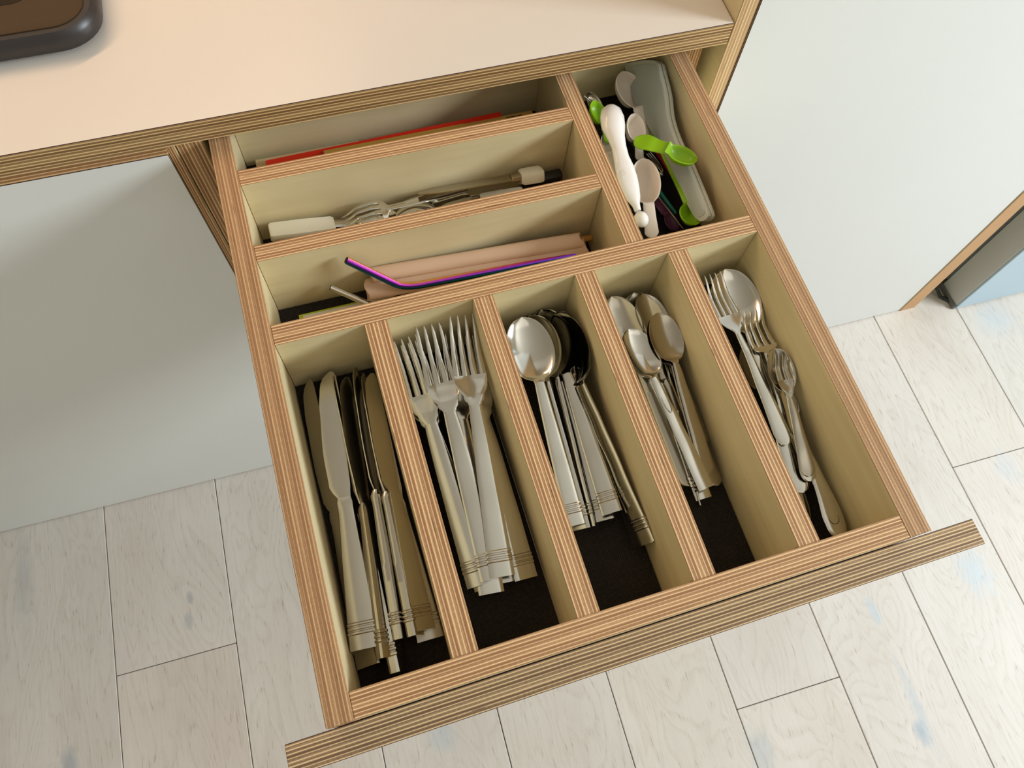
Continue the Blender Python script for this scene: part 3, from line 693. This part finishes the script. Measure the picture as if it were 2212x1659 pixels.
measure('crimson plastic spoon mostly buried under the others', (0.4005, 0.4615, -0.0600), (0.4158, 0.3303, -0.0690), .11, .022, .016, .004, CRIM, 0, ((0, .007), (.5, .008), (1, .006)))
measure('dark purple spoon lying on the mat at the front', (0.3858, 0.3699, -0.0680), (0.3911, 0.3269, -0.0720), .046, .02, .014, .004, PURP, 0)
measure('tiny beige spoon handle peeking out left of the white utensil', (0.3477, 0.3789, -0.0460), (0.3481, 0.4267, -0.0400), .05, .02, .013, .005, BEIGE, 0)
measure('small steel spoon bowl at the rear left corner', (0.3731, 0.4435, -0.0660), (0.3537, 0.4888, -0.0500), .06, .026, .017, .005, STEEL_D, 0, ((0, .004), (1, .003)))
straw('plastic_straw', 'upper teal plastic straw lying on the black mat', [(0.3885, 0.3747, -0.0600), (0.3987, 0.3451, -0.0660)], .0016, TEAL)
straw('plastic_straw', 'lower teal plastic straw beside the first', [(0.3887, 0.3737, -0.0660), (0.3967, 0.3469, -0.0700)], .0015, TEAL)
inside(link('skewer', tube_mesh('skewer', [(0.3832, 0.3700, -0.0580), (0.3958, 0.3237, -0.0600)], .0006, STEEL_D, 8)), 'thin steel skewer crossing the dark front corner', 'skewer')
inside(link('skewer', tube_mesh('skewer', [(0.3436, 0.4723, -0.0300), (0.3611, 0.4547, -0.0400)], .0006, STEEL, 8)), 'thin steel skewer at the back left behind the white bulb', 'skewer')
wk = thing('wire_whisk', 'small steel whisk with dark wire loops under the lime spoon', 'whisk'); INSIDE.append(wk)
c0 = Vector((0.3882, 0.4089, -0.0560)); c1 = Vector((0.3987, 0.3856, -0.0600)); dd = (c1-c0); sd = dd.cross(Vector((0, 0, 1))).normalized()
for j, w in enumerate((.0085, .0055, .0025)):
    link('wire_loop', tube_mesh('wire_loop', [c0+dd*math.sin(math.pi*k/12)*(1-.0*j)+sd*w*math.cos(math.pi*k/12)+Vector((0, 0, .001*j)) for k in range(13)], .0007, STEEL_D, 6), wk)
link('handle', tube_mesh('handle', [c0-dd*.05, c0-dd*.9], .0035, BLK, 10), wk)
inside(link('nylon_turner', strip('nylon_turner', [(0, .010, 0, .002, 0), (.03, .012, 0, .002, 0), (.045, .026, 0, .0018, .0008), (.085, .030, 0, .0018, .001), (.088, .028, 0, .0015, .001)], BLK)), 'flat black nylon turner lying on the mat at the front', 'turner')
INSIDE.pop(); tn = bpy.data.objects['nylon_turner']; place(tn, (0.4070, 0.4149, -0.0700), (0.4014, 0.3365, -0.0740), .088, 0, True)

# ------------------------------------------------------------------ let nothing stick into the boards: every thing stays inside its own compartment
COMPS = [(.018, .0865, .0173, .2709), (.1045, .1736, .0173, .2709), (.1902, .2595, .0173, .2709), (.277, .342, .0173, .2709), (.3593, .425, .0173, .2709),
         (.018, .3107, .2886, .3469), (.018, .3107, .3623, .4224), (.018, .3107, .4383, .5085), (.3271, .425, .2886, .5085)]
def settle(o):
    P = []
    for c in o.children:
        P += [o.matrix_basis @ c.matrix_basis @ v.co for v in c.data.vertices]
        for d in c.children: P += [o.matrix_basis @ c.matrix_basis @ d.matrix_basis @ v.co for v in d.data.vertices]
    if o.type == 'MESH': P += [o.matrix_basis @ v.co for v in o.data.vertices]
    cx = sum(p.x for p in P)/len(P); cy = sum(p.y for p in P)/len(P)
    b = min(COMPS, key=lambda b: max(b[0]-cx, cx-b[1], 0)+max(b[2]-cy, cy-b[3], 0))
    def push(lo, hi, a, z):
        l, h = max(0, a+.0002-lo), max(0, hi-z+.0002)
        return (l-h) if not (l and h) else (l-h)/2
    dx = push(min(p.x for p in P), max(p.x for p in P), b[0], b[1]); dy = push(min(p.y for p in P), max(p.y for p in P), b[2], b[3])
    dz = max(0, H+.0001-min(p.z for p in P))
    o.matrix_basis = Matrix.Translation((dx, dy, dz)) @ o.matrix_basis
for o in INSIDE:
    if o is not drawer and not o.name.startswith('drawer_liner'): settle(o)

# ------------------------------------------------------------------ move the drawer and all it holds into the cabinet's frame
for o in INSIDE:
    o.matrix_basis = M @ o.matrix_basis
